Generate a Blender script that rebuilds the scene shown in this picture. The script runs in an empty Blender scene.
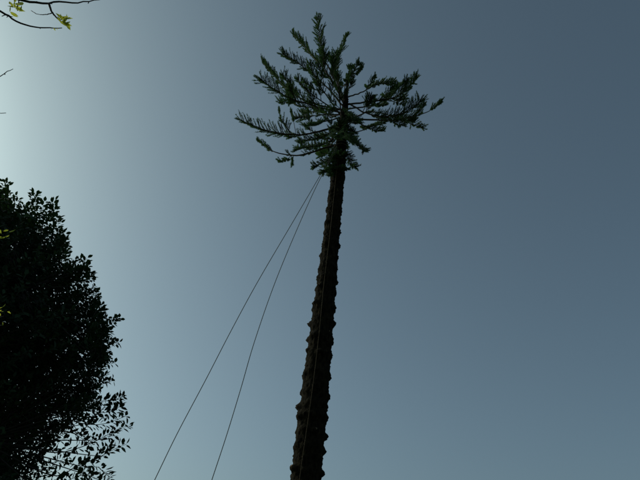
import bpy, math, random
import numpy as np
from mathutils import Matrix, Vector, noise as mnoise

R = math.radians
random.seed(11)
rng = np.random.default_rng(11)
scene = bpy.context.scene
col = scene.collection

# ------------------------------------------------------------------ camera
F_PX = 554.0                       # focal length for a 640 px wide frame
PITCH, ROLL = R(35.0), R(5.0)
EYE = np.array((0.0, 0.0, 1.6))
fwd = np.array((0, math.cos(PITCH), math.sin(PITCH)))
r0 = np.array((1.0, 0, 0)); u0 = np.array((0, -math.sin(PITCH), math.cos(PITCH)))
rgt = r0 * math.cos(ROLL) + u0 * math.sin(ROLL)
upv = u0 * math.cos(ROLL) - r0 * math.sin(ROLL)
cam_d = bpy.data.cameras.new('camera')
cam_d.sensor_width = 36.0; cam_d.lens = 36.0 * F_PX / 640.0
cam_d.clip_start = 0.05; cam_d.clip_end = 20000
cam = bpy.data.objects.new('camera', cam_d); col.objects.link(cam)
m = Matrix.Identity(4)
for i in range(3):
    m[i][0] = rgt[i]; m[i][1] = upv[i]; m[i][2] = -fwd[i]; m[i][3] = EYE[i]
cam.matrix_world = m
scene.camera = cam

# ------------------------------------------------------------------ light
SUN_EL, SUN_AZ = R(25.0), R(-66.0)      # azimuth measured from +Y, negative = to the left
world = bpy.data.worlds.new('World'); scene.world = world; world.use_nodes = True
wn = world.node_tree.nodes; wl = world.node_tree.links
bg = wn['Background']
sky = wn.new('ShaderNodeTexSky'); sky.sky_type = 'NISHITA'; sky.sun_disc = False
sky.sun_elevation = SUN_EL; sky.sun_rotation = SUN_AZ
sky.air_density = 0.8; sky.dust_density = 4.0; sky.ozone_density = 1.0; sky.altitude = 0
hsv = wn.new('ShaderNodeHueSaturation'); hsv.inputs['Saturation'].default_value = 0.68
tint = wn.new('ShaderNodeMix'); tint.data_type = 'RGBA'; tint.blend_type = 'MULTIPLY'
tint.inputs[0].default_value = 1.0
tint.inputs[7].default_value = (0.735, 0.975, 0.99, 1)
wl.new(sky.outputs[0], hsv.inputs['Color']); wl.new(hsv.outputs[0], tint.inputs[6])
wl.new(tint.outputs[2], bg.inputs['Color'])
bg.inputs['Strength'].default_value = 0.15
sun_d = bpy.data.lights.new('sun', 'SUN'); sun_d.energy = 2.0; sun_d.angle = R(0.53); sun_d.color = (1.0, 0.95, 0.86)
sun = bpy.data.objects.new('sun', sun_d); col.objects.link(sun)
sd = Vector((math.sin(SUN_AZ) * math.cos(SUN_EL), math.cos(SUN_AZ) * math.cos(SUN_EL), math.sin(SUN_EL)))
sun.rotation_euler = sd.to_track_quat('Z', 'Y').to_euler(); sun.location = sd * 50
vs = scene.view_settings
vs.view_transform = 'Standard'; vs.look = 'None'; vs.gamma = 1; vs.use_curve_mapping = False
vs.exposure = -0.86
scene.cycles.max_bounces = 8; scene.cycles.transparent_max_bounces = 8

# ------------------------------------------------------------------ helpers
def at(x, y, Y):
    """world point where the sight line through a photo pixel meets the vertical plane at distance Y"""
    d = fwd + rgt * (x - 320) / F_PX - upv * (y - 240) / F_PX
    return EYE + d * (Y / d[1])

def nrm(v):
    v = np.asarray(v, float); n = np.linalg.norm(v)
    return v / n if n > 1e-9 else np.array((0, 0, 1.0))

def frame(d):
    d = nrm(d); a = np.array((0, 0, 1.0)) if abs(d[2]) < 0.9 else np.array((1.0, 0, 0))
    s = nrm(np.cross(d, a)); return d, s, np.cross(s, d)

def spline(P, n):
    """Catmull-Rom through the points, n samples"""
    P = np.asarray(P, float)
    if len(P) == 2: return P[0] + (P[1] - P[0]) * np.linspace(0, 1, n)[:, None]
    Q = np.vstack((2 * P[0] - P[1], P, 2 * P[-1] - P[-2]))
    L = np.concatenate(([0], np.cumsum(np.linalg.norm(np.diff(P, axis=0), axis=1))))
    out = []
    for s in np.linspace(0, L[-1], n):
        k = min(max(np.searchsorted(L, s) - 1, 0), len(P) - 2)
        t = (s - L[k]) / max(L[k + 1] - L[k], 1e-9)
        a, b, c, d = Q[k:k + 4]
        out.append(0.5 * (2 * b + (c - a) * t + (2 * a - 5 * b + 4 * c - d) * t * t + (3 * b - a - 3 * c + d) * t ** 3))
    return np.array(out)

class MB:
    def __init__(s): s.v = []; s.f = []; s.n = 0; s.mi = []
    def add(s, v, f, mi=0):
        s.v.extend(map(tuple, v)); s.f.extend(tuple(i + s.n for i in q) for q in f); s.mi.extend([mi] * len(f)); s.n += len(v)
    def tube(s, P, rad, sides=6, cap=True, mi=0):
        P = np.asarray(P, float); n = len(P)
        rad = np.broadcast_to(rad, (n,))
        T = np.gradient(P, axis=0)
        _, S, U = frame(T[0]); vs_ = []
        for i in range(n):
            t = nrm(T[i]); S = nrm(S - t * np.dot(S, t)); U = np.cross(t, S)
            for k in range(sides):
                a = 2 * math.pi * k / sides
                vs_.append(P[i] + (S * math.cos(a) + U * math.sin(a)) * rad[i])
        fs = [(i * sides + k, i * sides + (k + 1) % sides, (i + 1) * sides + (k + 1) % sides, (i + 1) * sides + k)
              for i in range(n - 1) for k in range(sides)]
        if cap: fs += [tuple(range(sides))[::-1], tuple(range((n - 1) * sides, n * sides))]
        s.add(vs_, fs, mi)
    def mesh(s, name, mats, smooth=True):
        me = bpy.data.meshes.new(name); me.from_pydata([tuple(map(float, v)) for v in s.v], [], s.f)
        for mt in (mats if isinstance(mats, (list, tuple)) else [mats]): me.materials.append(mt)
        me.polygons.foreach_set('use_smooth', [smooth] * len(s.f))
        me.polygons.foreach_set('material_index', s.mi)
        me.update(); return me
    def build(s, name, mats, parent=None, smooth=True, kind=None):
        o = bpy.data.objects.new(name, s.mesh(name, mats, smooth)); col.objects.link(o); place(o, parent)
        if kind: o['kind'] = kind
        return o

def place(o, parent):
    if parent is not None:
        o.parent = parent
        if parent.type == 'EMPTY': o.matrix_parent_inverse = Matrix.Translation(-Vector(parent.location))
def empty(name, loc, label, cat, group=None):
    o = bpy.data.objects.new(name, None); col.objects.link(o); o.location = loc; o.empty_display_size = .3
    tag(o, label, cat, group); return o
class Bulk:
    """many small alike faces (needles, leaves) gathered as arrays"""
    def __init__(s): s.V = []; s.T = []; s.n = 0
    def add(s, v, pat):
        n, k, _ = v.shape; pat = np.asarray(pat)
        s.V.append(v.reshape(-1, 3)); s.T.append((np.arange(n)[:, None, None] * k + pat[None] + s.n).reshape(-1, 3)); s.n += n * k
    def build(s, name, mt, parent=None, kind='stuff'):
        V = np.concatenate(s.V).astype(np.float32); T = np.concatenate(s.T).astype(np.int32); me = bpy.data.meshes.new(name)
        me.vertices.add(len(V)); me.vertices.foreach_set('co', V.ravel()); me.loops.add(T.size); me.loops.foreach_set('vertex_index', T.ravel())
        me.polygons.add(len(T)); me.polygons.foreach_set('loop_start', np.arange(0, T.size, 3, dtype=np.int32)); me.polygons.foreach_set('loop_total', np.full(len(T), 3, dtype=np.int32))
        me.materials.append(mt); me.update(calc_edges=True); me.validate()
        o = bpy.data.objects.new(name, me); col.objects.link(o); place(o, parent); o['kind'] = kind; return o
def vn(a): return a / np.maximum(np.linalg.norm(a, axis=-1, keepdims=True), 1e-9)
def tag(o, label, cat, group=None):
    o['label'] = label; o['category'] = cat
    if group: o['group'] = group

# ------------------------------------------------------------------ materials
def mat(name, c1, c2, scale=6.0, rough=0.7, bump=0.0, bscale=30.0, translucent=0.0, tcol=None, stretch=None, detail=4.0, spec=0.3):
    mt = bpy.data.materials.new(name); mt.use_nodes = True; nt = mt.node_tree; N = nt.nodes; L = nt.links
    p = N['Principled BSDF']; p.inputs['Roughness'].default_value = rough
    p.inputs['Specular IOR Level'].default_value = spec
    tc = N.new('ShaderNodeTexCoord'); mp = N.new('ShaderNodeMapping'); L.new(tc.outputs['Object'], mp.inputs[0])
    if stretch: mp.inputs['Scale'].default_value = stretch
    nz = N.new('ShaderNodeTexNoise'); nz.inputs['Scale'].default_value = scale; nz.inputs['Detail'].default_value = detail
    L.new(mp.outputs[0], nz.inputs['Vector'])
    rp = N.new('ShaderNodeValToRGB'); rp.color_ramp.elements[0].position = .35; rp.color_ramp.elements[1].position = .68
    rp.color_ramp.elements[0].color = (*c1, 1); rp.color_ramp.elements[1].color = (*c2, 1)
    L.new(nz.outputs[0], rp.inputs[0]); L.new(rp.outputs[0], p.inputs['Base Color'])
    if bump:
        n2 = N.new('ShaderNodeTexNoise'); n2.inputs['Scale'].default_value = bscale; n2.inputs['Detail'].default_value = 6
        L.new(mp.outputs[0], n2.inputs['Vector'])
        b = N.new('ShaderNodeBump'); b.inputs['Strength'].default_value = bump; b.inputs['Distance'].default_value = .03
        L.new(n2.outputs[0], b.inputs['Height']); L.new(b.outputs[0], p.inputs['Normal'])
    if translucent:
        tr = N.new('ShaderNodeBsdfTranslucent'); tr.inputs[0].default_value = (*(tcol or c2), 1)
        mx = N.new('ShaderNodeMixShader'); mx.inputs[0].default_value = translucent
        L.new(p.outputs[0], mx.inputs[1]); L.new(tr.outputs[0], mx.inputs[2])
        L.new(mx.outputs[0], N['Material Output'].inputs['Surface'])
    return mt
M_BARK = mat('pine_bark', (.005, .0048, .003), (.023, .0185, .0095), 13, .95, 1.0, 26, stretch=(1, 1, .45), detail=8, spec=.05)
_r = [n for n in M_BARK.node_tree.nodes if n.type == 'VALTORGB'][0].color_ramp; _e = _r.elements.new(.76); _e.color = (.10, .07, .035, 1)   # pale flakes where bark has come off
M_CUT = mat('cut_wood', (.12, .08, .045), (.24, .17, .10), 25, .85, .3, 60)
M_PBR = mat('pine_branch_bark', (.035, .03, .022), (.08, .062, .042), 14, .9, .4, 40)
M_NEEDLE = mat('pine_needles', (.020, .052, .020), (.055, .115, .036), 1.6, .6, translucent=.3, tcol=(.08, .17, .04))
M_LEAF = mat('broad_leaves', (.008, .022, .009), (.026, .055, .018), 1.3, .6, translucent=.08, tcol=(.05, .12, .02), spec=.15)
M_TBARK = mat('broadleaf_bark', (.018, .015, .012), (.05, .042, .032), 12, .9, .5, 35)
M_YOUNG = mat('young_leaves', (.16, .22, .03), (.26, .30, .05), 9, .5, translucent=.55, tcol=(.55, .58, .06))
M_TWIG = mat('young_twig_bark', (.03, .026, .022), (.07, .058, .045), 40, .85, .4, 120)
M_ROPE = mat('rope_fibre', (.12, .12, .10), (.22, .21, .17), 60, .9, .5, 200)
M_TAN = mat('tan_rope_fibre', (.07, .05, .027), (.13, .09, .045), 60, .9, .5, 200)
M_GROUND = mat('grassy_ground', (.03, .045, .018), (.09, .10, .045), .7, .95, .5, 18, detail=9)

# ------------------------------------------------------------------ ground
g = MB(); K = 64; rings = [0, 6, 14, 30, 70, 200, 700, 2500, 9000]
gv = [(0, 0, 0)]; gf = []
for r in rings[1:]:
    for k in range(K):
        a = 2 * math.pi * k / K; gv.append((r * math.cos(a), r * math.sin(a), 0.0))
for k in range(K): gf.append((0, 1 + k, 1 + (k + 1) % K))
for i in range(len(rings) - 2):
    for k in range(K):
        a0 = 1 + i * K; gf.append((a0 + k, a0 + K + k, a0 + K + (k + 1) % K, a0 + (k + 1) % K))
g.add(gv, gf); o = g.build('ground', M_GROUND); o['kind'] = 'structure'

# ================================================================== the pine
DP = 15.0
ax0, ax1 = at(306, 478, DP), at(345, 108, DP)
def axis_at(z):
    t = (z - ax0[2]) / (ax1[2] - ax0[2]); return ax0 + (ax1 - ax0) * t
def z_of(y):       # height of the trunk axis that shows at photo row y
    zs = np.linspace(0, 30, 1500); P = np.array([axis_at(z) for z in zs]) - EYE
    yy = 240 - F_PX * (P @ upv) / (P @ fwd)
    return float(zs[np.argmin(abs(yy - y))])
def px_size(p): return float(np.dot(p - EYE, fwd)) / F_PX
prof = []
for y, w in ((478, 29), (440, 28), (390, 26), (340, 22.5), (290, 18.8), (250, 16), (210, 13.8), (170, 12.4), (140, 10), (115, 7.2), (102, 4.8), (94, 3.0), (86, 2), (74, 1.0)):
    z = z_of(y); prof.append((z, w / 2 * px_size(axis_at(z))))
prof = [(0.0, prof[0][1] * 1.6), (0.25, prof[0][1] * 1.32), (0.9, prof[0][1] * 1.12)] + prof
PZ = np.array([p[0] for p in prof]); PR = np.array([p[1] for p in prof])
trunk_r = lambda z: float(np.interp(z, PZ, PR))
Z_TOP = PZ[-1]; Z_CROWN = z_of(172)
base = axis_at(0)
pine = empty('pine_tree', base, 'tall dark pine, trunk stripped to knobbly stubs below a ragged feathery crown', 'tree')

# whorls of branch scars
whorls = []; z = 0.9
while z < Z_CROWN + 1.0:
    whorls.append(z + random.uniform(-.08, .08)); z += random.uniform(.34, .62)
stubs = []
for wz in whorls:
    n = random.choice((4, 5, 5, 6)); a0 = random.uniform(0, 6.28)
    for k in range(n):
        stubs.append((wz + random.uniform(-.12, .12), a0 + 2 * math.pi * k / n + random.uniform(-.25, .25), .25 + 1.35 * random.random() ** 1.8))
SZ = np.array([s[0] for s in stubs]); SA = np.array([s[1] for s in stubs]); SM = np.array([s[2] for s in stubs])
WZ = np.array(whorls); WA = np.array([random.choice((.4, .8, 1.2, 1.9, 2.4)) for _ in whorls])
tb = MB(); NS = 72; zs = np.concatenate((np.arange(0, Z_TOP - .02, .035), [Z_TOP])); tv = []; tf = []
for z in zs:
    c = axis_at(z); rr = trunk_r(z)
    for k in range(NS):
        a = 2 * math.pi * k / NS
        da = (a - SA + math.pi) % (2 * math.pi) - math.pi
        lump = float(np.max(SM * np.exp(-(((z - SZ) / .085) ** 2 + (da * rr / .12) ** 2) ** 1.7)))
        ring = float(np.max(WA * np.exp(-((z - WZ) / .10) ** 2)))
        x_, y_ = math.cos(a), math.sin(a)
        n1 = mnoise.noise((x_ * 2.1, y_ * 2.1, z * 2.3)); n2 = mnoise.noise((x_ * 7, y_ * 7, z * 6.0)); n3 = mnoise.noise((x_ * 13 + 9, y_ * 13, z * 11)); n4 = max(0, mnoise.noise((x_ * 9 + 3, y_ * 9, z * 17)) - .1)
        d = (.07 * lump + .019 * ring) * min(1.15, (rr / .36) ** 1.2) + rr * (.05 * n1 + .055 * n2 + .06 * n3) + .05 * n4
        tv.append(c + np.array((x_, y_, 0)) * (rr + d))
for i in range(len(zs) - 1):
    for k in range(NS):
        tf.append((i * NS + k, i * NS + (k + 1) % NS, (i + 1) * NS + (k + 1) % NS, (i + 1) * NS + k))
tf.append(tuple(range((len(zs) - 1) * NS, len(zs) * NS)))
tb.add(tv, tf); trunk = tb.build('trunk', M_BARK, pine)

# sawn branch stubs: a few shared meshes, each stub its own object
stub_meshes = []
for q in range(6):                      # lumpy knobs with a broken or sawn end
    b = MB(); L = (.055, .085, .045, .11, .07, .06)[q]; w_ = (1.0, .8, 1.15, .7, .95, 1.2)[q]
    P = np.array([(-.06, 0, 0), (0, 0, 0), (L * .45, 0, .006), (L * .8, 0, .012), (L, 0, .014)])
    b.tube(P, np.array([.11, .092, .078, .062, .040]) * w_, 9, cap=False)
    cv = [np.array(v) + np.array((rng.normal(0, .008), 0, 0)) for v in b.v[-9:]]
    b.add(cv + [np.mean(cv, axis=0) + np.array((-.008, 0, 0))], [(k, (k + 1) % 9, 9) for k in range(9)], 1)
    b.v = [tuple(np.array(v) * (1 + .28 * mnoise.noise(Vector(v) * 22 + Vector((q * 7, 0, 0))))) for v in b.v]
    stub_meshes.append(b.mesh('branch_stub', [M_BARK, M_CUT]))
for i, (sz, sa, sm) in enumerate(stubs):
    if sz > Z_CROWN + .2: continue
    ob = bpy.data.objects.new('branch_stub', stub_meshes[int(rng.integers(0, 6))]); col.objects.link(ob)
    c = axis_at(sz) + np.array((math.cos(sa), math.sin(sa), 0)) * (trunk_r(sz) + .012)
    ob.parent = trunk
    s = .8 * sm * (.35 + .65 * min(1, trunk_r(sz) / .35))
    ob.matrix_basis = Matrix.Translation(Vector(c)) @ Matrix.Rotation(sa, 4, 'Z') @ Matrix.Rotation(random.uniform(-.45, .15), 4, 'Y') @ Matrix.Scale(s, 4)

UP = np.array((0, 0, 1.0))
def branchlet(mb, p, d, L, fat=1.0):
    """one cord-like pine branchlet: thin stem clad in short needles, turning upward"""
    n = 5; P = [np.array(p)]; d = nrm(d)
    for i in range(n - 1):
        d = nrm(d + UP * .11 + rng.normal(0, .06, 3)); P.append(P[-1] + d * L / (n - 1))
    P = np.array(P)
    for i in range(n - 1):
        T, S, U = frame(P[i + 1] - P[i])
        mb.add(np.array([[P[i] - S * .007, P[i] + S * .007, P[i + 1]], [P[i] - U * .007, P[i] + U * .007, P[i + 1]]]), [(0, 1, 2)])
    N = int(30 + L * 150); t = rng.uniform(.04, 1.0, N); k = np.minimum((t * (n - 1)).astype(int), n - 2); f = (t * (n - 1) - k)[:, None]
    b = P[k] + (P[k + 1] - P[k]) * f; dd = vn(P[k + 1] - P[k])
    S = vn(np.cross(dd, np.where(abs(dd[:, 2:]) < .9, UP, (1.0, 0, 0)))); U = np.cross(S, dd); a = rng.uniform(0, 6.283, (N, 1)); rad = S * np.cos(a) + U * np.sin(a)
    ln = rng.uniform(.045, .078, (N, 1)) * fat * np.where(t[:, None] < .85, 1, .8)
    nd = vn(dd * rng.uniform(.5, 1.1, (N, 1)) + rad + UP * .15); w = vn(np.cross(nd, rad + dd * .3)) * rng.uniform(.006, .011, (N, 1))
    mb.add(np.stack((b - w, b + w, b + nd * ln), axis=1), [(0, 1, 2)])

def foliage_on(fol, C, t0, gapf, Lmax, density=1.0, droop=0.0):
    """clad the curve C with two rows of upturned branchlets from fraction t0 to the tip"""
    seg = np.linalg.norm(np.diff(C, axis=0), axis=1); cum = np.concatenate(([0], np.cumsum(seg))); Lc = cum[-1]
    s = t0 * Lc; ph = rng.uniform(0, 90)
    while s < Lc:
        t = s / Lc; k = min(np.searchsorted(cum, s, side='right') - 1, len(C) - 2)
        p = C[k] + (C[k + 1] - C[k]) * ((s - cum[k]) / max(seg[k], 1e-9)); T = nrm(C[k + 1] - C[k])
        side = nrm(np.cross(T, UP)); cl = min(1, max(.4, .95 + 1.2 * mnoise.noise((s * 2.6 + ph, ph, 0)))); vis = gapf(t) * (cl if t < .88 else 1)
        for sg in (-1, 1):
            if rng.random() > vis: continue
            u = (t - t0) / max(1e-6, 1 - t0)
            L = Lmax * (.55 + .45 * math.sin(min(1, u * 1.6 + .25) * math.pi / 2)) * (1 - .2 * max(0, u - .7) / .3) * rng.uniform(.65, 1.15) * (.66 + .34 * cl)
            d = T * rng.uniform(.65, .95) + side * sg * rng.uniform(.4, 1.0) + UP * (rng.uniform(.0, .55) - droop)
            branchlet(fol, p + rng.normal(0, .01, 3), d, L)
        s += rng.uniform(.034, .06) / density
    for q in range(3):
        branchlet(fol, C[-1] - nrm(C[-1] - C[-2]) * .05 * q, nrm(C[-1] - C[-2]) + rng.normal(0, .22, 3), Lmax * .6)

def pine_branch(C, r_base, t0=.45, Lmax=.42, density=1.0, gap=None, twigs=0, droop=0.0):
    C = np.asarray(C); n = len(C); w = MB()
    w.tube(C, np.linspace(r_base * .85, .010, n), 6)
    fol = Bulk(); foliage_on(fol, C, t0, gap or (lambda t: .9), Lmax, density, droop)
    for q in range(twigs):                      # side twigs with a tuft of their own
        t = rng.uniform(.3, .64); k = int(t * (n - 1)); T = nrm(C[min(k + 1, n - 1)] - C[k - 1])
        sd_ = nrm(np.cross(T, UP)) * (1 if q % 2 else -1)
        d = nrm(T * .7 + sd_ * rng.uniform(.5, 1.0) + UP * rng.uniform(-.1, .5)); L = rng.uniform(.4, .85)
        tw = spline([C[k], C[k] + d * L * .5, C[k] + d * L + UP * .12 * L + T * .1], 8)
        w.tube(tw, np.linspace(.016, .007, 8), 4); foliage_on(fol, tw, .3, lambda t: .9, Lmax * .8, density, droop)
    b = w.build('branch', M_PBR, pine); fol.build('foliage', M_NEEDLE, b); return b

def traced(pts, dy, n=22, jit=.03, pw=1.2):
    m_ = len(pts); P = []
    for i, (x, y) in enumerate(pts):
        P.append(at(x, y, DP + dy * (i / (m_ - 1)) ** pw))
    P.insert(0, axis_at(P[0][2] - .06))          # rooted in the heart of the trunk
    C = spline(P, n); C[1:-1] += rng.normal(0, jit * .35, (n - 2, 3)); return C

band = lambda *iv: (lambda t: .92 if any(a <= t <= b for a, b in iv) else .0)
# long side branches whose run shows against the sky: (row of points from trunk to tip, depth of the tip, base radius, foliage start, ...)
B = [
 ([(343,124),(325,130),(305,134),(285,134),(262,129),(241,120)], -1.2, .055, .42, .46, 1.0, None, 1),
 ([(340,143),(322,149),(305,154),(290,155),(272,151),(258,141)], .9, .05, .30, .34, .9, band((.30,.42),(.50,.60),(.74,1)), 1),
 ([(343,110),(315,104),(298,97),(278,80),(263,63)], .4, .05, .42, .52, 1.15, None, 2),
 ([(342,113),(312,105),(292,99),(276,90),(261,80)], -1.4, .05, .45, .48, 1.1, None, 2),
 ([(343,106),(322,82),(305,68),(283,54)], -.6, .045, .45, .50, 1.0, None, 2),
 ([(344,102),(328,75),(312,55),(293,34)], .5, .045, .5, .56, 1.0, None, 1),
 ([(344,100),(331,73),(322,50),(317,19)], -.9, .05, .48, .58, 1.05, None, 1),
 ([(345,99),(334,74),(338,56),(346,37)], .4, .04, .5, .56, 1.0, None, 1),
 ([(347,98),(349,82),(358,64)], -.5, .035, .45, .46, 1.0, None, 1),
 ([(344,101),(338,80),(334,66),(330,58)], 1.0, .035, .4, .38, 1.0, None, 1),
 ([(345,100),(345,86),(350,74),(351,66)], .6, .03, .35, .36, 1.0, None, 1),
 ([(344,104),(334,84),(324,66),(324,52)], -1.6, .045, .5, .40, 1.1, None, 2),
 ([(350,104),(375,101),(395,97),(408,88),(416,78)], -.4, .05, .36, .46, 1.25, None, 4),
 ([(349,118),(375,120),(400,119),(425,113),(441,103)], .5, .05, .34, .40, 1.05, band((.34,.70),(.82,1)), 2),
 ([(350,104),(368,114),(392,116),(410,109),(420,101)], -1.5, .045, .45, .44, 1.1, None, 3),
 ([(350,120),(368,112),(385,114),(404,121),(423,128)], 1.2, .045, .62, .34, 1.0, None, 1),
 ([(348,97),(362,92),(376,85),(394,83)], .8, .04, .48, .40, 1.2, None, 2),
 ([(349,109),(366,106),(382,104),(396,90),(402,84)], 1.6, .04, .42, .42, 1.1, None, 3),
 ([(350,133),(360,131),(372,126),(380,123)], 1.5, .03, .45, .26, .9, None, 0),
 ([(348,138),(354,142),(360,147),(364,151)], -.5, .025, .2, .30, 1.6, None, 0),
 ([(346,152),(350,160),(353,165),(356,168)], .3, .02, .2, .26, 1.6, None, 0),
 ([(338,150),(331,158),(327,166),(324,173)], -.5, .022, .12, .32, 1.7, None, 2),
 ([(337,158),(334,164),(331,170),(330,175)], -.3, .02, .15, .26, 1.6, None, 1),
 ([(341,132),(330,141),(318,146),(306,147),(297,150)], -.9, .035, .40, .30, 1.0, None, 1),
 ([(343,118),(326,121),(316,125),(306,126)], -1.8, .035, .40, .30, 1.0, None, 1),
 ([(344,112),(334,116),(320,112),(302,112)], 1.8, .035, .40, .34, 1.0, None, 1),
 ([(345,122),(346,130),(349,138),(352,143)], -1.2, .02, .2, .3, 1.3, None, 1),
 ([(344,114),(343,122),(340,130),(336,137)], -1.3, .02, .25, .3, 1.3, None, 1),
 ([(345,106),(347,112),(352,118),(358,122)], -1.2, .02, .25, .3, 1.3, None, 0),
 ([(342,126),(328,134),(314,139),(300,141)], .6, .03, .35, .32, 1.0, None, 1),
 ([(343,116),(330,114),(314,116),(296,118)], -.5, .035, .45, .34, 1.0, None, 1),
 ([(345,128),(336,136),(330,143),(326,150)], 1.4, .03, .35, .30, 1.0, None, 0),
]
for pts, dy, rb, t0, Lm, den, gp, tw in B:
    pine_branch(traced(pts, dy), rb, t0, Lm, den, gp, tw + (1 if len(pts) > 4 else 0))
# short twigs standing between the lower and upper left branches, each ending in a tuft
for pts, dy in (([(283,134),(281,121),(279,110)], -.9), ([(296,135),(294,123),(291,112)], -.8), ([(311,133),(309,121),(308,112)], -.6), ([(294,155),(293,158),(292,163)], .5)):
    C = traced(pts, 0, 10); off = np.array((0, dy, 0)); C = np.array([at(*p, DP + dy) for p in [(np.interp(t, [0, .5, 1], [q[0] for q in pts]), np.interp(t, [0, .5, 1], [q[1] for q in pts])) for t in np.linspace(0, 1, 10)]])
    pine_branch(C, .014, .55, .24, 1.0)
# limbs that run towards or away from the viewer, so the crown is round
for y, azd, L, el in ((128, -100, 2.2, .05), (120, -125, 2.5, .1), (112, 85, 2.6, .1), (120, 110, 2.6, .05), (130, 115, 2.0, 0), (104, 100, 2.2, .2),
                      (138, 100, 1.9, -.1), (140, -100, .9, -.1), (116, -150, 2.2, .15), (110, 170, 2.3, .2), (116, 30, 1.9, .1)):
    z = z_of(y); a = R(azd); h = np.array((math.cos(a), math.sin(a), 0)); p = axis_at(z)
    C = spline([p, p + h * L * .4 + UP * L * el * .3, p + h * L * .8 + UP * L * el * .8, p + h * L + UP * L * (el * 1.1 + .10)], 18)
    pine_branch(C, .04, .55, .34, .9, None, 2)

# ================================================================== ropes
def loop(z, turns, rad):
    out = []
    for i in range(int(turns * 20) + 1):
        a = 2 * math.pi * i / 20; c = axis_at(z + .02 * i / 20 * 2)
        out.append(c + np.array((math.cos(a), math.sin(a), 0)) * (trunk_r(z) * 1.12 + rad * 1.2 + .03))
    return out
def hanging_rope(name, label, pts, Ys, rad, mt, zloop):
    P = [at(x, y, Y) for (x, y), Y in zip(pts, Ys)]; v = P[-1] - P[-2]; k = (P[-1][2] - .02) / -v[2]
    P += [P[-1] + v * k * f for f in (.2, .4, .6, .8, 1.0)]
    b = MB(); b.tube(spline(P, 120), rad, 6)
    o = b.build(name, mt); tag(o, label, 'rope')
    lb = MB(); lb.tube(np.array(loop(zloop, 1.05, rad)), rad, 6); lb.build('knotted_loop', mt, o); return o
hanging_rope('rope', 'thin rope stretched from below the crown, the left, straighter one of two',
     [(337,146),(320,175.6),(294.6,219),(258.7,280),(232,329),(205.6,380),(177.5,433),(155.6,478)], np.linspace(14.6, 15.1, 8), .011, M_ROPE, z_of(146))
hanging_rope('rope', 'thin slack rope from below the crown, the right, more curved one nearer the trunk',
     [(337,149),(320.5,178),(301.5,219),(276,280),(255,340),(241,388),(227,434),(212.5,478)], np.linspace(14.6, 14.5, 8), .011, M_ROPE, z_of(149))
tp = []
for y, fx in ((165, -.30), (200, -.25), (240, -.22), (290, -.25), (340, -.18), (390, -.20), (440, -.30), (476, -.38)):
    z = z_of(y); r_ = trunk_r(z); tp.append(axis_at(z) + np.array((fx * r_ * 1.1, -(r_ * 1.12 + .05), 0)))
zb = axis_at(0.02); tp.append(axis_at(2.0) + np.array((-.2, -.62, 0))); tp.append(zb + np.array((-.35, -.95, .0)))
b = MB(); b.tube(spline(tp, 100), .009, 6); o = b.build('rope', M_TAN); tag(o, 'thin tan rope hanging straight down the front of the bare pine trunk', 'rope')

# ================================================================== broadleaf tree at the left
DB = 9.0
bx = at(-70, 340, DB)[0]; bt_base = np.array((bx, DB, 0.0))
leafy = empty('broadleaf_tree', bt_base, 'dense dark broadleaf tree in full leaf, filling the lower left corner', 'tree')
edge_px = [(-50,214),(-5,228),(30,236),(48,242),(58,254),(70,270),(82,285),(92,310),(94,340),(92,372),(82,400),(60,426),(44,450),(38,480),(38,520),(20,560)]
EZ = []; ER = []
for x, y in edge_px:
    p = at(x, y, DB); EZ.append(p[2]); ER.append(p[0] - bx)
od = np.argsort(EZ); EZ = np.array(EZ)[od]; ER = np.array(ER)[od]
EZ = np.concatenate(([2.0, 2.6], EZ, [EZ[-1] + .15])); ER = np.concatenate(([.3, ER[0] * .8], ER, [.05]))
env = lambda z: float(np.interp(z, EZ, ER, left=0, right=0))
ztop = EZ[-1]
LEAF = np.array([(0, 0, 0), (.28, .42, .05), (.62, .46, .04), (1, 0, -.08), (.62, -.46, .04), (.28, -.42, .05), (.45, 0, -.06)])
LEAF_F = [(0, 6, 1), (1, 6, 2), (2, 6, 3), (3, 6, 4), (4, 6, 5), (5, 6, 0)]
def leaves(mb, p, d, nv, L, W):
    d = vn(d); s = vn(np.cross(nv, d)); n_ = np.cross(d, s); L = L[:, None, None]; W = W[:, None, None]
    mb.add(p[:, None] + LEAF[None, :, :1] * d[:, None] * L + LEAF[None, :, 1:2] * s[:, None] * W + LEAF[None, :, 2:] * n_[:, None] * L, LEAF_F)
def clad(fol, P, nl, ls, upright=0.0, jit=.35):
    """leaves set spirally along the curve P"""
    m_ = len(P) - 1; i = np.arange(nl); t = np.clip(((i + rng.uniform(0, 1, nl)) / nl) ** .9, 0, .999); k = np.minimum((t * m_).astype(int), m_ - 1)
    b = P[k] + (P[k + 1] - P[k]) * (t * m_ - k)[:, None]; T = vn(P[k + 1] - P[k])
    S = vn(np.cross(T, np.where(abs(T[:, 2:]) < .9, UP, (1.0, 0, 0)))); U = np.cross(S, T); a = (i * 2.4 + rng.uniform(-.5, .5, nl))[:, None]; rad = S * np.cos(a) + U * np.sin(a)
    dd = vn(T * rng.uniform(.3, .9, (nl, 1)) + rad + UP * .12 + rng.normal(0, .18, (nl, 3)))
    b = b + rad * rng.uniform(0, 1, (nl, 1)) * upright * (1 - t[:, None] * .75) + dd * .012
    sz = rng.uniform(.085, .13, nl) * ls
    leaves(fol, b, dd, UP * .6 + T * .6 - dd * .2 + rng.normal(0, jit, (nl, 3)), sz, sz * rng.uniform(.48, .62, nl))
def shoot(wood, fol, p, d, L, nl=13, ls=1.0, r=.006):
    d = nrm(d); P = [np.array(p)]
    for i in range(4): d = nrm(d + UP * .10 + rng.normal(0, .09, 3)); P.append(P[-1] + d * L / 4)
    P = np.array(P); wood.tube(P, np.linspace(r, .0025, 5), 3, cap=False); clad(fol, P, nl, ls)
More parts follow.
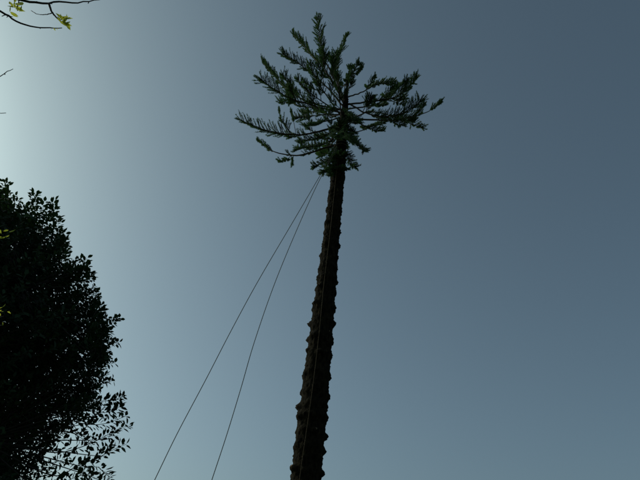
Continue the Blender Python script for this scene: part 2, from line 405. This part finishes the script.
# trunk and limbs
tw = MB(); tpts = spline([bt_base + np.array((0, 0, -.05)), bt_base + np.array((.05, 0, 1.2)), bt_base + np.array((-.05, .05, 3.0)), bt_base + np.array((.06, -.04, 5.5)), bt_base + np.array((.0, .0, ztop - 1.0))], 30)
tw.tube(tpts, np.interp(np.linspace(0, 1, 30), [0, .05, .4, 1], [.27, .20, .14, .02]), 12)
ltrunk = tw.build('trunk', M_TBARK, leafy)
limbs = []
NL = 26
for i in range(NL):
    t = (i + .5) / NL; z0 = 1.9 + t * (ztop - 3.4); a = i * 2.39996 + .3
    zt = min(ztop - .35, z0 + rng.uniform(.6, 1.5)); rr = env(zt) * .72
    p0 = tpts[int(np.argmin(abs(tpts[:, 2] - z0)))]; h = np.array((math.cos(a), math.sin(a), 0))
    tip = np.array((bx, DB, zt)) + h * rr
    limbs.append(spline([p0, p0 + (tip - p0) * .35 + UP * -.05, p0 + (tip - p0) * .7 + UP * .02 + rng.normal(0, .08, 3), tip], 14))
allpts = np.array(limbs)
wood = [MB() for _ in limbs]; fols = [Bulk() for _ in limbs]
for w, C in zip(wood, limbs): w.tube(C, np.linspace(.05, .014, 14), 6)
# leaf-bearing shoots through the crown, denser towards the surface
NSH = 6400; made = 0
while made < NSH:
    z = rng.uniform(2.3, ztop); a = rng.uniform(0, 2 * math.pi); e = env(z)
    if rng.random() > max(.12, e / 3.2): continue
    wob = 1 + .24 * mnoise.noise((math.cos(a) * 2.2, math.sin(a) * 2.2, z * 1.5)) + .16 * mnoise.noise((math.cos(a) * 6, math.sin(a) * 6, z * 4))
    f = rng.random() ** .55
    if z < 4.2 and rng.random() < .25 and f > .8: continue
    h = np.array((math.cos(a), math.sin(a), 0)); p = np.array((bx, DB, z)) + h * max(0, e * wob - .22) * f
    d2 = np.sum((allpts - p) ** 2, axis=2); li, pi = np.unravel_index(np.argmin(d2), d2.shape); q = limbs[li][pi]
    hi = (z - 2) / (ztop - 2)
    d = nrm(h * rng.uniform(.4, 1.1) + UP * (rng.uniform(.1, .6) + .9 * max(0, hi - .6) * 2) + rng.normal(0, .3, 3))
    if np.linalg.norm(p - q) > .08:
        wood[li].tube(spline([q, q + (p - q) * .35 + rng.normal(0, .09, 3), q + (p - q) * .7 + rng.normal(0, .07, 3), p], 6), np.linspace(.009, .006, 6), 3, cap=False)
    shoot(wood[li], fols[li], p, d, rng.uniform(.28, .5), int(rng.integers(12, 19)), rng.uniform(.72, 1.0)); made += 1
# upright and reaching sprays that break the outline: points from the crown outwards, tip depth, leaf density, leaf size
SPR = [
 ([(3,235),(5,208),(6,182)], .2, 44, 1.0), ([(-4,232),(-3,210),(-1,190)], -.2, 30, 1.0), ([(12,222),(14,210),(15,197)], -.5, 16, .9), ([(34,240),(35,216),(35,192)], 0, 46, 1.0), ([(30,240),(29,222),(28,207)], .3, 24, .9), ([(47,244),(47,228),(48,214)], .4, 24, .9), ([(26,232),(25,216),(24,204)], .6, 20, 1.0), ([(42,230),(43,214),(43,202)], -.3, 18, 1.0),
 ([(52,240),(53,220),(53,201)], -.2, 28, 1.0), ([(56,250),(58,232),(58,214)], .3, 20, 1.0), ([(58,252),(63,243),(67,238)], .2, 8, .9),
 ([(70,285),(80,270),(87,258)], .1, 12, 1.0), ([(75,285),(84,277),(92,272)], -.3, 14, 1.0), ([(78,300),(88,294),(97,292)], .2, 12, 1.0), ([(84,310),(92,306),(99,301)], 0, 10, 1.0),
 ([(85,335),(103,328),(120,318)], 0, 26, .95), ([(84,348),(100,343),(119,343)], .2, 28, .95), ([(86,340),(100,335),(110,332)], -.3, 20, 1.0), ([(84,360),(95,358),(105,352)], -.2, 16, 1.0),
 ([(82,380),(92,376),(101,376)], 0, 14, 1.0), ([(80,392),(90,390),(99,388)], .3, 10, 1.0), ([(70,405),(92,402),(112,400),(124,396)], 0, 32, 1.0), ([(75,412),(95,412),(112,412),(121,405)], -.3, 24, 1.05),
 ([(48,452),(72,450),(98,440),(120,428),(131,426)], 0, 22, 1.1), ([(52,432),(72,433),(84,440),(92,446)], .2, 10, 1.1), ([(50,475),(76,466),(98,458),(112,450),(127,444)], -.2, 18, 1.15),
 ([(80,466),(96,466),(104,473),(112,478)], -.1, 12, 1.15), ([(60,420),(84,424),(104,424),(126,416)], .2, 20, 1.05), ([(72,470),(90,476),(104,482),(116,486)], .2, 12, 1.1), ([(40,470),(56,462),(70,458)], .4, 14, 1.0), ([(40,490),(64,482),(84,474),(94,476)], -.3, 18, 1.1),
 ([(98,440),(108,436),(118,436)], .1, 5, 1.0), ([(98,456),(106,450),(110,444)], -.2, 6, 1.0), ([(84,424),(92,416),(98,414)], .1, 8, 1.0)]
for q in range(46):                       # small sprigs all along the outline
    k = int(rng.integers(1, 11)); f = rng.random(); (xa, ya), (xb, yb) = edge_px[k], edge_px[k + 1]; x, y = xa + (xb - xa) * f, ya + (yb - ya) * f
    L = rng.uniform(8, 21); a = R(rng.uniform(60, 105) if x < 62 else rng.uniform(0, 60)); c_, s_ = math.cos(a) * L, -math.sin(a) * L
    SPR.append(([(x - c_ * .5, y - s_ * .5), (x + c_ * .3, y + s_ * .3), (x + c_, y + s_)], rng.uniform(-.8, .8), int(8 + L * .7), rng.uniform(.7, .95)))
for pts, dy, nl, ls in SPR:
    P = [at(x, y, DB + dy + .25 * i / len(pts)) for i, (x, y) in enumerate(pts)]
    d2 = np.sum((allpts - P[0]) ** 2, axis=2); li, pi = np.unravel_index(np.argmin(d2), d2.shape); q = limbs[li][pi]
    C = spline([q, P[0]] + P[1:], 16); w, fo = MB(), Bulk(); w.tube(C, np.linspace(.014, .003, 16), 4)
    vis = spline(P, 24); upright = abs(pts[-1][1] - pts[0][1]) > abs(pts[-1][0] - pts[0][0])
    clad(fo, vis, int(nl * (2.4 if upright else 2.6)), ls * (.95 if upright else .88), .19 if upright else .09, .5)
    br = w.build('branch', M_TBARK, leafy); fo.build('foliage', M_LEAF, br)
for w, fo in zip(wood, fols):
    br = w.build('limb', M_TBARK, leafy)
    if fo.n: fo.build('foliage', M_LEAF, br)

# ================================================================== near tree reaching in from the upper left
DN = 2.3
nb = np.array((-2.75, DN + .1, 0.0))
near = empty('young_tree', nb, 'near bare-twigged tree with yellow-green new leaves, reaching in at upper left', 'tree')
b = MB(); ntp = spline([nb + np.array((0, 0, -.05)), nb + np.array((.04, .02, 1.5)), nb + np.array((-.03, 0, 3.2)), nb + np.array((.02, .03, 6.2))], 26)
b.tube(ntp, np.interp(np.linspace(0, 1, 26), [0, .05, 1], [.12, .09, .03]), 10); b.build('trunk', M_TWIG, near)
leaf_meshes = []
for q in range(4):
    b = MB(); b.add(LEAF * np.array((1, (.30, .36, .26, .33)[q], 1.3)), LEAF_F); leaf_meshes.append(b.mesh('leaf', M_YOUNG))
def put_leaf(parent, p, d, n_, L):
    d = nrm(d); s = nrm(np.cross(n_, d)); k = np.cross(d, s)
    ob = bpy.data.objects.new('leaf', random.choice(leaf_meshes)); col.objects.link(ob); ob.parent = parent
    mm = Matrix.Identity(4)
    for i in range(3): mm[i][0] = d[i] * L; mm[i][1] = s[i] * L; mm[i][2] = k[i] * L; mm[i][3] = p[i]
    ob.matrix_basis = mm
def near_branch(pts, r0_, r1_, root=True, Y=DN, nm='branch', spurs=0):
    P = [at(x, y, Y + .03 * i) for i, (x, y) in enumerate(pts)]
    if root:
        p0 = P[0]; tz = p0[2] - .25; t_ = ntp[int(np.argmin(abs(ntp[:, 2] - tz)))]
        P = [t_, (t_ * .5 + p0 * .5) + UP * .06] + P
    C = spline(P, 34); C[2:-1] += rng.normal(0, .0022 if root else .0008, (31, 3)); b = MB(); b.tube(C, np.linspace(r0_, r1_, 34), 6)
    for q in range(spurs):
        k = int(rng.uniform(.45, .95) * 33); d = nrm(rng.normal(0, 1, 3)); L = rng.uniform(.012, .035)
        b.tube(np.array([C[k], C[k] + d * L * .6, C[k] + d * L]), [.0035, .003, .0025], 4)
    return b, C
def cluster(parent, cx, cy, Y, n, L, spread=.02, lean=(0, 0, 1)):
    c = at(cx, cy, Y)
    for i in range(n):
        d = nrm(rng.normal(0, .75, 3) + np.array(lean)); put_leaf(parent, c + rng.normal(0, spread, 3), d, nrm(rng.normal(0, 1, 3)), L * rng.uniform(.7, 1.2))
b, _ = near_branch([(-40,-22),(5,-8),(18,-.5),(30,2),(47,4),(58,2),(75,3),(90,1),(104,-1.5)], .017, .003, spurs=6)
_, C2 = near_branch([(49,4),(52,12),(58,19),(62,22)], .006, .003, root=False); b.tube(C2, np.linspace(.0075, .004, 34), 6)
_, C3 = near_branch([(53,13),(45,14.6),(37,14),(31,10.5)], .004, .002, root=False, Y=DN + .03); b.tube(C3, np.linspace(.0038, .0022, 34), 4)
_, C4 = near_branch([(19,0),(18,5),(16,9)], .004, .003, root=False); b.tube(C4, np.linspace(.004, .003, 34), 4)
br = b.build('branch', M_TWIG, near)
cluster(br, 63, 21, DN + .06, 15, .068, .012, (.45, 0, .5)); cluster(br, 15, 6, DN + .03, 17, .066, .022, (.1, 0, -.5)); cluster(br, 54, 29, DN + .05, 3, .022, .008)
b, _ = near_branch([(-30,-8),(0,11),(8,16),(20,23),(35,27),(50,28),(62,28)], .013, .003, spurs=7); b.build('branch', M_TWIG, near)
b, _ = near_branch([(-30,92),(0,76),(6,72),(13,69)], .008, .002, spurs=2); br = b.build('branch', M_TWIG, near); 
b, _ = near_branch([(-30,104),(-8,112),(6,113)], .006, .0018, spurs=0); b.build('branch', M_TWIG, near)
for pts, cc in (([(-40,250),(-15,243),(-1,238)], [(0,234,6,.032),(-4,238,5,.036)]), ([(-40,335),(-15,322),(4,316)], [(4,312,5,.022),(-1,317,5,.024)])):
    b, _ = near_branch(pts, .008, .002, spurs=1); br = b.build('branch', M_TWIG, near)
    for cx, cy, n, L in cc: cluster(br, cx, cy, DN + .06, n, L, .014, (.2, 0, .3))
